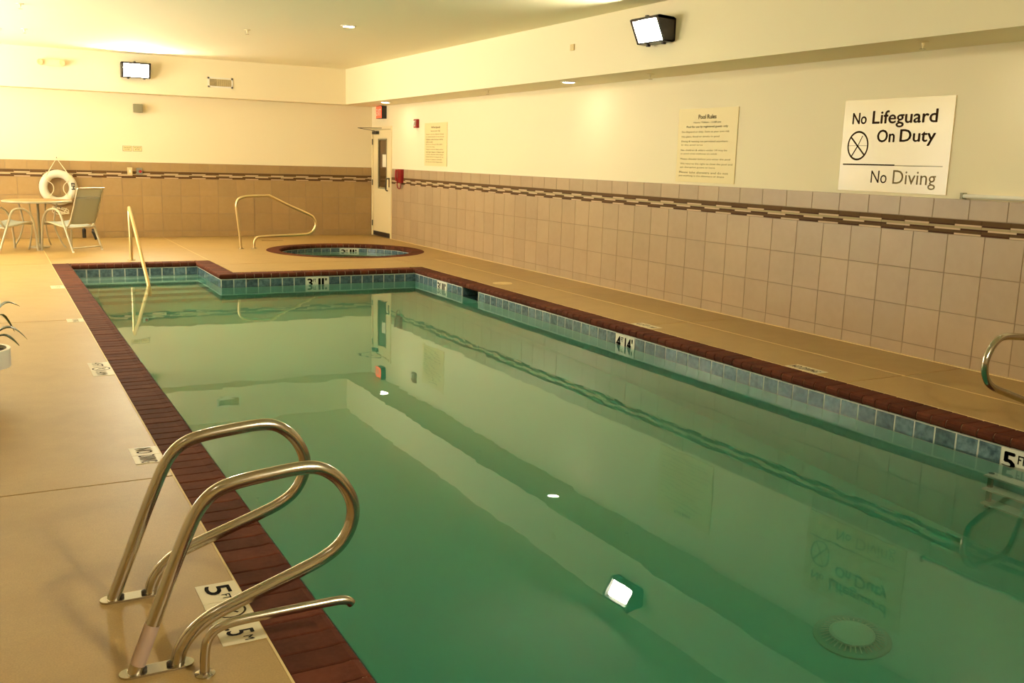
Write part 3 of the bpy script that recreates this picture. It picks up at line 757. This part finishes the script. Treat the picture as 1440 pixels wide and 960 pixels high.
# ------------------------------------------------------------------ small things on the right wall
e = empty('exit_sign', (0, -.68, 2.27), 'black exit sign box with a glowing red face above the door', 'exit sign')
B().box(-.10, 0, -.80, -.50, 2.275, 2.505).out('housing', M['black'], e)
f = B().box(-.106, -.10, -.79, -.51, 2.285, 2.495).out('face', M['redlit'], e); f['label'] = 'glowing red face'
text('lettering', 'EXIT', M['white'], f, (-.107, -.53, 2.33), RX, RY, w=.24, h=.12, bold=.03)
e = empty('fire_alarm', (0, -2.32, 2.07), 'small red fire alarm with pale strobe, right of the door', 'fire alarm')
B().box(-.05, 0, -2.40, -2.26, 2.075, 2.225).out('body', M['red'], e)
B().prism([(0, 0), (.05, .035), (.05, .085), (0, .12)], -.035, .035, lambda a, b_, d: (-.05-a*.7, -2.33+d, 2.095+b_*.9)).out('strobe', M['white'], e)
e = empty('emergency_phone', (0, -1.62, 1.0), 'red emergency phone box with dangling cord, right of the door', 'phone')
pb = B(); pb.box(-.07, 0, -1.71, -1.53, 1.09, 1.335); pb.out('body', M['red'], e)
B().tube(spline([(-.10, -1.585, 1.32), (-.115, -1.585, 1.29), (-.115, -1.585, 1.16), (-.10, -1.585, 1.12)], 4), .02, 8).out('handset', M['red'], e)
B().tube(spline([(-.09, -1.585, 1.12), (-.08, -1.57, 1.02), (-.06, -1.60, .975), (-.05, -1.65, 1.0), (-.04, -1.665, 1.09)], 6), .009, 6).out('cord', M['red'], e)
e = empty('wall_tube', (-.03, -15.4, 1.36), 'long pale tube fixed along the right wall above the tiles', 'tube')
B().tube([(-.032, -13.49, 1.363), (-.032, -17.6, 1.363)], .018, 10).out('pipe', M['white'], e)
for y in (-13.49, -15.4, -17.6): B().box(-.05, 0, y-.012, y+.012, 1.338, 1.388).out('bracket', M['taupe'], e)
e = empty('wall_sensor', (XS, -8.6, 2.85), 'tiny square white sensor on the right soffit face, left of the floodlight', 'sensor')
B().box(XS-.015, XS, -8.63, -8.55, 2.83, 2.90).out('plate', M['caulk'], e)

# ------------------------------------------------------------------ floodlights
def flood(label, pos, D, lens, group='wall floodlights'):
    """D = outward direction, 'x-','y-','y+'"""
    e = empty('floodlight', pos, label, 'floodlight', group); P = Vector(pos)
    ow = {'x-': Vector((-1, 0, 0)), 'y-': Vector((0, -1, 0)), 'y+': Vector((0, 1, 0))}[D]; sd = Vector((0, 0, 1)).cross(ow)
    hw = .235; dp = .21
    f = lambda a, b_, d: P+ow*a+sd*d+Vector((0, 0, b_))
    prof_ = [(0, -.11), (0, .10), (.03, .115), (dp, .125), (dp+.022, .11), (.125, -.12), (.03, -.125)]
    bb = B(); bb.prism(prof_, -hw, -hw+.035, f); bb.prism(prof_, hw-.035, hw, f)
    bb.prism([(0, .085), (0, .10), (.03, .115), (dp, .125), (dp+.022, .11), (dp+.01, .095)], -hw, hw, f); bb.prism([(0, -.11), (0, .10), (.02, .10), (.02, -.11)], -hw, hw, f)
    bb.prism([(0, -.11), (.03, -.125), (.125, -.12), (.132, -.108), (.03, -.108)], -hw, hw, f)
    bb.out('housing', M['bronze'], e)
    B().prism([(.03, -.105), (.03, .09), (dp-.058, .095), (dp-.045, .085), (.098, -.10)], -hw+.036, hw-.036, f).out('lens', lens, e)
    kn = B()
    for q, z in ((-.12, -.135), (.14, -.132)): kn.box(*(sum(([min(a, c), max(a, c)] for a, c in zip(f(.05, z-.01, q-.015), f(.085, z+.012, q+.015))), [])))
    c = f(.17, .13, -.02); kn.box(c.x-.015, c.x+.015, c.y-.015, c.y+.015, c.z-.01, c.z+.015)
    kn.out('latch', M['bronze'], e)
    return e
flood('dark boxed floodlight with glaring lens on the right soffit', (XS, -10.29, 2.875), 'x-', M['lensright'])
flood('dark boxed floodlight with glaring lens on the back soffit', (-4.455, YS, 2.885), 'y-', M['lensfar'])
flood('dark boxed floodlight behind the camera on the front soffit', (-4.5, YR+.5, 2.88), 'y+', M['lensrear'])

# ------------------------------------------------------------------ downlights and sprinklers
M['trough'] = emis('added_uplight_lens', (1, .92, .70), UP_FILL_W)
for yy in (-2.6, -6.0):  # out-of-view troughs, added only to lift the ceiling's brightness
    e = empty('added_uplight', (XL, yy, 2.42), 'unseen trough uplight added on the left wall '+('near the back corner' if yy > -4 else 'between the windows and the plant'), 'uplight', 'added fill uplights on the left wall')
    B().prism([(0, -.08), (.10, -.08), (.24, .0), (.20, .03), (.02, .12), (0, .12)], -1.2, 1.2, lambda a, b_, d: (XL+a, yy+d, 2.42+b_)).out('housing', M['bronze'], e)
    B().add([(XL+.03, yy-1.15, 2.545), (XL+.20, yy-1.15, 2.462), (XL+.20, yy+1.15, 2.462), (XL+.03, yy+1.15, 2.545)], [(0, 1, 2, 3)]).out('lens', M['trough'], e)
def can(x, y, z, label, group, r=.075):
    lens = M['can']
    e = empty('downlight', (x, y, z), label, 'downlight', group)
    B().lathe([(r+.028, 0), (r+.028, -.006), (r, -.012), (r, 0)], (x, y, z), 28, closed=True).out('trim_ring', M['white'], e)
    B().lathe([(0, -.0075), (r, -.0075), (r, -.001), (0, -.001)], (x, y, z), 28).out('lens', M['can'], e)
can(-.45, -8.15, ZSB, 'round recessed downlight under the right soffit left of the Pool Rules notice', 'soffit downlights')
can(-.45, -14.27, ZSB, 'round recessed downlight under the right soffit at the photo\'s right edge', 'soffit downlights')
can(-.45, -1.9, ZSB, 'round recessed downlight under the right soffit above the exit sign', 'soffit downlights')
can(-2.65, -6.35, ZC, 'recessed ceiling downlight nearest the middle of the room', 'ceiling downlights')
can(-6.6, -2.7, ZC, 'recessed ceiling downlight at the far left above the table', 'ceiling downlights')
can(-4.95, -1.15, ZC, 'recessed ceiling downlight just in front of the back floodlight', 'ceiling downlights')
for (x, y, q) in ((-7.6, -6.3, 'over the left deck'), (-7.6, -11.5, 'over the pot plant'), (-2.65, -12.5, 'over the middle of the pool'), (-7.6, -16.5, 'behind the camera')):
    can(x, y, ZC, 'recessed ceiling downlight outside the photograph '+q, 'ceiling downlights out of view')
def sprinkler(x, y, z, label):
    e = empty('sprinkler', (x, y, z), label, 'sprinkler', 'sprinkler heads')
    B().lathe([(.042, 0), (.040, -.006), (.012, -.010), (.010, -.03), (.004, -.045), (.004, -.055)], (x, y, z), 14).out('escutcheon', M['cream'], e)
    B().lathe([(.0, -.056), (.022, -.056), (.024, -.060), (0, -.060)], (x, y, z), 12).out('deflector', M['steel'], e)
sprinkler(-.36, -9.71, ZSB, 'small sprinkler head under the right soffit below the floodlight')
sprinkler(-.49, -6.03, ZSB, 'small sprinkler head under the right soffit, farthest along it')
sprinkler(-.50, -13.35, ZSB, 'small sprinkler head under the right soffit above the lifeguard sign')
for (px, lb_) in (((-3.62, -5.05), 'small sprinkler head in the ceiling left of the middle downlight'), ((-6.22, -2.95), 'small sprinkler head in the ceiling above the emergency light'), ((-6.35, -5.6), 'small sprinkler head in the ceiling at the photo\'s top left')):
    sprinkler(px[0], px[1], ZC, lb_)

# ------------------------------------------------------------------ things on the back wall
e = empty('air_vent', (-3.02, YS, 2.68), 'white framed air vent grille on the back soffit', 'vent')
x0, x1, z0, z1 = -3.24, -2.80, 2.685, 2.862
fb = B(); fb.box(x0, x1, YS-.012, YS, z0, z0+.028); fb.box(x0, x1, YS-.012, YS, z1-.028, z1); fb.box(x0, x0+.03, YS-.012, YS, z0, z1); fb.box(x1-.03, x1, YS-.012, YS, z0, z1)
fb.out('frame', M['white'], e); B().box(x0+.03, x1-.03, YS-.003, YS-.001, z0+.028, z1-.028).out('duct', M['black'], e)
for k in range(9):
    z = z0+.035+k*.0135; B().box(x0+.03, x1-.03, YS-.012, YS-.004, z, z+.006).out('louver', M['beige'], e)
fb = B()
for k in range(14):
    x = x0+.16+k*.019; fb.box(x, x+.004, YS-.013, YS-.004, z0+.028, z1-.028)
fb.out('mullion', M['beige'], e)
e = empty('emergency_light', (-5.76, YS, 2.86), 'white emergency light unit with two round heads on the back soffit', 'emergency light')
B().prism([(-.15, -.05), (.15, -.05), (.13, .05), (-.13, .05)], 0, .07, lambda a, b_, d: (-5.76+a, YS-d, 2.925+b_)).out('body', M['cream'], e)
for s_ in (-1, 1):
    B().lathe([(.03, 0), (.045, -.03), (.05, -.08), (.042, -.085), (0, -.08)], (-5.76+s_*.165, YS-.02, 2.925), 18, axis='y').out('lamp_head', M['beige'], e)
e = empty('wall_speaker', (-4.38, 0, 2.19), 'small square grey-green speaker on the back wall below the floodlight', 'speaker')
B().box(-4.46, -4.31, -.11, -.02, 2.20, 2.345).out('cabinet', M['taupe'], e); B().box(-4.42, -4.35, -.03, 0, 2.24, 2.30).out('bracket', M['steeld'], e)
B().box(-4.448, -4.322, -.114, -.11, 2.212, 2.333).out('grille', M['taupe'], e)
for (xa, lb_, s1_, s2_) in ((-4.66, 'small framed plaque on the back wall, left one of two', 'MAXIMUM', 'LOAD'), (-4.49, 'small framed plaque on the back wall, right one of two', 'MAXIMUM', 'BATHERS')):
    e = empty('plaque', (xa+.075, 0, 1.52), lb_, 'plaque', 'plaques on the back wall')
    B().box(xa, xa+.15, -.006, 0, 1.525, 1.618).out('border', M['taupe'], e); B().box(xa+.006, xa+.144, -.008, -.002, 1.531, 1.612).out('panel', M['board2'], e)
    text('lettering', s1_, M['inkb'], e, (xa+.075, -.0084, 1.578), BX, BY, w=.11, h=.018, align='CENTER'); text('lettering', s2_, M['inkb'], e, (xa+.075, -.0084, 1.548), BX, BY, w=.08, h=.018, align='CENTER')
e = empty('wall_outlet', (-4.56, -.014, 1.10), 'beige outlet box on the back wall over the dark mosaic band', 'outlet')
B().box(-4.60, -4.52, -.05, -.012, 1.11, 1.24).out('cover', M['beige'], e); B().box(-4.575, -4.545, -.054, -.05, 1.15, 1.20).out('socket', M['white'], e)
e = empty('call_switch', (-4.40, -.014, 1.10), 'small grey box with a dark red button right of the beige outlet', 'switch')
B().box(-4.45, -4.35, -.03, -.012, 1.12, 1.235).out('plate', M['steel'], e); B().lathe([(.026, 0), (.026, -.02), (0, -.024)], (-4.385, -.03, 1.175), 14, axis='y').out('button', M['red'], e)

e = empty('deck_grate', (-2.3, -1.1, 0), 'thin rusty slot grate in the deck behind the hot tub rail', 'grate')
B().box(-2.50, -2.12, -1.13, -1.07, -.01, .004).out('cover', M['jdark'], e)
# lifebuoy hung on the back wall
e = empty('lifebuoy', (-5.73, -.1, .56), 'white ring lifebuoy hanging by a rope on the tiled back wall', 'lifebuoy')
RC = Vector((-5.735, -.085, .875)); R1, r1 = .235, .068
V = []; F = []; n1, n2 = 40, 16
for i in range(n1):
    a = 2*pi*i/n1
    for j in range(n2):
        t = 2*pi*j/n2; rr = R1+r1*cos(t); V.append((RC.x+rr*cos(a), RC.y+r1*.9*sin(t), RC.z+rr*sin(a)))
for i in range(n1):
    for j in range(n2): F.append((i*n2+j, i*n2+(j+1) % n2, ((i+1) % n1)*n2+(j+1) % n2, ((i+1) % n1)*n2+j))
mk('ring', V, F, M['ring'], e, smooth=True)
for a in (45, 135, 225, 315):
    c = RC+Vector((R1*cos(radians(a)), 0, R1*sin(radians(a)))); tdir = Vector((-sin(radians(a)), 0, cos(radians(a))))
    B().tube([c-tdir*.025, c+tdir*.025], .073, 16, caps=False).out('strap', M['rope'], e, smooth=True)
hk = Vector((-5.735, -.03, 1.372)); B().tube([(hk.x, 0, hk.z), (hk.x, -.05, hk.z), (hk.x, -.055, hk.z+.02)], .006, 6).out('hook', M['steeld'], e)
cA = RC+Vector((-.19, -.06, .19)); cB_ = RC+Vector((.19, -.06, .19))
B().tube([tuple(cA), tuple(hk+Vector((0, -.02, 0))), tuple(cB_)], .009, 6).out('hanging_rope', M['rope'], e)
for s_ in (-1, 1):
    B().tube(spline([RC+Vector((s_*.17, -.05, .12)), RC+Vector((s_*.09, -.06, .05)), RC+Vector((s_*.08, -.06, -.05)), RC+Vector((s_*.14, -.05, -.14))], 6), .007, 6).out('grab_line', M['rope'], e)
text('lettering', 'EM', M['ink'], e, (-5.735+.20, -.085-r1-.002, .955), (0, 0, -1), (1, 0, 0), w=.11, h=.055, bold=.03)
cr = B()
for q in range(3): cr.tube([(-5.72+.13*cos(t*pi/12+q), -.07-.02*q, .47+.055*sin(t*pi/12)+.01*q) for t in range(24)], .008, 6, closed=True)
cr.tube(spline([(-5.85, -.08, .53), (-5.80, -.1, .48), (-5.70, -.1, .43), (-5.62, -.08, .52)], 5), .008, 6)
o = cr.out('throw_line', M['rope'], None, org=(-5.72, -.09, .44)); tag(o, 'coil of white throw rope hanging under the lifebuoy', 'rope')
hk2 = B().tube([(-5.72, 0, .52), (-5.72, -.12, .52), (-5.72, -.12, .54)], .007, 6); hk2.out('hook', M['steeld'], o)

# black floor items against the back wall
for (x, y, tl, lb_) in ((-5.37, -.16, 0, 'upright black canister on the floor at the back wall behind the right chair'), (-5.20, -.5, .35, 'tilted black canister on the floor right of the chair\'s rear leg')):
    e = empty('black_canister', (x, y, 0), lb_, 'canister', 'black canisters by the back wall')
    d = Vector((-sin(tl), 0, cos(tl))); p = Vector((x, y, .012))
    B().tube([p, p+d*.01, p+d*.15], [.028, .033, .033], 12).out('body', M['black'], e, smooth=True); B().tube([p+d*.15, p+d*.165, p+d*.19], [.03, .018, .016], 10).out('cap', M['black'], e, smooth=True)

# ------------------------------------------------------------------ table and chairs
TBL = (-6.14, -1.72)
t = empty('patio_table', (TBL[0], TBL[1], 0), 'round tan patio table between two sling chairs at the far left', 'table')
tc = (TBL[0], TBL[1], 0)
B().lathe([(0, .705), (.470, .705), (.490, .712), (.493, .728), (.480, .738), (0, .740)], tc, 48).out('tabletop', M['tabletop'], t, smooth=True)
B().lathe([(.494, .704), (.503, .710), (.503, .730), (.494, .736)], tc, 48, closed=True).out('rim', M['frame'], t, smooth=True)
for k in range(4):
    a = pi/2*k-.45; c = Vector((tc[0], tc[1], 0)); d = Vector((cos(a), sin(a), 0))
    B().tube(spline([c+d*.30+Vector((0, 0, .705)), c+d*.26+Vector((0, 0, .55)), c+d*.24+Vector((0, 0, .35)), c+d*.32+Vector((0, 0, .12)), c+d*.40+Vector((0, 0, .0))], 5), .0125, 8).out('leg', M['frame'], t, smooth=True)
B().tube([(tc[0], tc[1]-.03, .0), (tc[0], tc[1]-.03, .705)], .019, 12).out('umbrella_pole', M['taupe'], t, smooth=True)
B().lathe([(.14, 0), (.14, .02), (.05, .035), (.025, .06)], (tc[0], tc[1]-.03, 0), 20).out('pole_base', M['frame'], t)

def make_chair(label):
    r = empty('sling_chair', (0, 0, 0), label, 'chair', 'sling chairs at the patio table')
    hw = .29
    for s_ in (-1, 1):
        side = [(.31, 0), (.30, .18), (.275, .38), (.235, .52), (.17, .60), (.08, .635), (-.02, .63), (-.08, .58), (-.125, .47), (-.20, .27), (-.305, 0)]
        B().tube(spline([(x, s_*hw, z) for x, z in side], 5), .017, 8).out('side_frame', M['frame'], r, smooth=True)
        rail = [(.27, .425), (.20, .435), (-.05, .385), (-.16, .375), (-.215, .42), (-.30, .62), (-.40, .91), (-.42, .955)]
        B().tube(spline([(x, s_*(hw-.035), z) for x, z in rail], 5), .013, 8).out('sling_rail', M['frame'], r, smooth=True)
        B().lathe([(.017, 0), (.017, .02)], (.31, s_*hw, 0), 8).out('foot', M['white'], r); B().lathe([(.017, 0), (.017, .02)], (-.305, s_*hw, 0), 8).out('foot', M['white'], r)
    for (x, z) in ((-.285, .06), (-.19, .36), (.255, .40)):
        B().tube([(x, -hw, z), (x, hw, z)], .012, 8).out('stretcher', M['frame'], r, smooth=True)
    B().tube([(-.42, -hw+.02, .955), (-.42, hw-.02, .955)], .014, 8).out('top_bar', M['frame'], r, smooth=True)
    def sheet(path, name, m, sag):
        P = spline([(x, 0, z) for x, z in path], 5); V = []; F = []; nw = 6
        for off in (0, -.006):
            for i, p in enumerate(P):
                tn = (P[min(i+1, len(P)-1)]-P[max(i-1, 0)]).normalized(); nm = Vector((-tn.z, 0, tn.x))
                for k in range(nw+1):
                    q = k/nw*2-1; V.append(tuple(p+Vector((0, q*(hw-.045), 0))-nm*(sag*(1-q*q))+nm*off))
        L = len(P)*(nw+1)
        for i in range(len(P)-1):
            for k in range(nw):
                a = i*(nw+1)+k; F.append((a, a+1, a+nw+2, a+nw+1)); F.append((L+a, L+a+nw+1, L+a+nw+2, L+a+1))
        N_ = len(P)-1
        for k in range(nw): F.append((k, L+k, L+k+1, k+1)); a = N_*(nw+1)+k; F.append((a, a+1, L+a+1, L+a))
        for i in range(N_):
            a = i*(nw+1); F.append((a, a+nw+1, L+a+nw+1, L+a)); a += nw; F.append((a, L+a, L+a+nw+1, a+nw+1))
        return mk(name, V, F, m, r, smooth=True)
    sheet([(.27, .43), (.20, .44), (-.05, .39), (-.16, .38)], 'seat', M['sling'], -.015)
    sheet([(-.215, .42), (-.30, .62), (-.365, .82)], 'backrest', M['sling'], -.02)
    sheet([(-.365, .82), (-.40, .91), (-.425, .965)], 'headrest', M['slingl'], 0)['label'] = 'paler folded top edge'
    return r
def copy_tree(o, parent=None):
    c = o.copy(); COL.objects.link(c); c.parent = parent
    for ch in list(o.children): copy_tree(ch, c)
    return c
c1 = make_chair('grey sling patio chair right of the table, its back turned to the pool')
c2 = copy_tree(c1)
c1.location = (-5.715, -2.29, 0); c1.rotation_euler = (0, 0, radians(131))
c2['label'] = 'grey sling patio chair left of the table, cut off by the photo\'s left edge'
c2.location = (-6.61, -2.20, 0); c2.rotation_euler = (0, 0, radians(31))

# ------------------------------------------------------------------ potted plant at the left edge
PC = Vector((-6.955, -12.0, 0))
e = empty('potted_plant', tuple(PC), 'green leafy plant in a white pot, only tips showing at the left edge', 'plant')
B().lathe([(.0, 0), (.07, 0), (.08, .02), (.115, .19), (.13, .205), (.195, .212), (.197, .325), (.175, .325), (.17, .29), (0, .29)], PC, 36).out('pot', M['ceramic'], e, smooth=True)
B().lathe([(0, .295), (.17, .295), (.17, .306), (0, .31)], PC, 20).out('soil', M['soil'], e)
def leaf(ang, reach, rise, droop, wid, m='leaf', name='leaf'):
    d = Vector((cos(ang), sin(ang), 0)); sd = Vector((-sin(ang), cos(ang), 0)); V = []; F = []; n = 12
    for i in range(n+1):
        t = i/n; p = PC+Vector((0, 0, .30))+d*(.03+reach*t)+Vector((0, 0, rise*sin(min(1, t*1.25)*pi/2)-droop*t**3)); w_ = wid*(sin(pi*min(1, t*.92+.08))**.8)*(1-t*.25)+.0012
        if i == n: w_ = .001
        V += [tuple(p-sd*w_), tuple(p-Vector((0, 0, w_*.35))), tuple(p+sd*w_)]
    k = len(V); V += [(x, y, z-.0015) for x, y, z in V]
    for i in range(n):
        a = 3*i
        for q in (0, 1): F.append((a+q, a+q+1, a+q+4, a+q+3)); F.append((k+a+q, k+a+q+3, k+a+q+4, k+a+q+1))
        F.append((a, a+3, k+a+3, k+a)); F.append((a+2, k+a+2, k+a+5, a+5))
    return mk(name, V, F, M[m], e, smooth=True)
leaf(radians(-5), .262, .20, .13, .036); leaf(radians(8), .235, .33, .06, .036); leaf(radians(-25), .14, .44, .02, .03)
V = []; F = []
for i in range(9):
    t = i/8; w_ = .038*sin(pi*(t*.9+.05)); z = .52+.16*t
    for s_ in (-1, 0, 1): V.append((-6.835+s_*w_, -11.98+abs(s_)*.012, z))
k = len(V); V += [(x, y+.004, z) for x, y, z in V]
for i in range(8):
    for q in (0, 1): a = 3*i+q; F += [(a, a+1, a+4, a+3), (k+a, k+a+3, k+a+4, k+a+1)]
    a = 3*i; F += [(a, a+3, k+a+3, k+a), (a+2, k+a+2, k+a+5, a+5)]
mk('bloom', V, F, M['ceramic'], e, smooth=True)['label'] = 'white bloom'
B().tube([(-6.835, -11.975, .54), (-6.90, -11.99, .42), (-6.94, -12.0, .30)], .005, 6).out('stem', M['leaf'], e)
for k in range(11): leaf(radians(40+k*29), random.uniform(.18, .34), random.uniform(.15, .42), random.uniform(.05, .2), random.uniform(.02, .032))
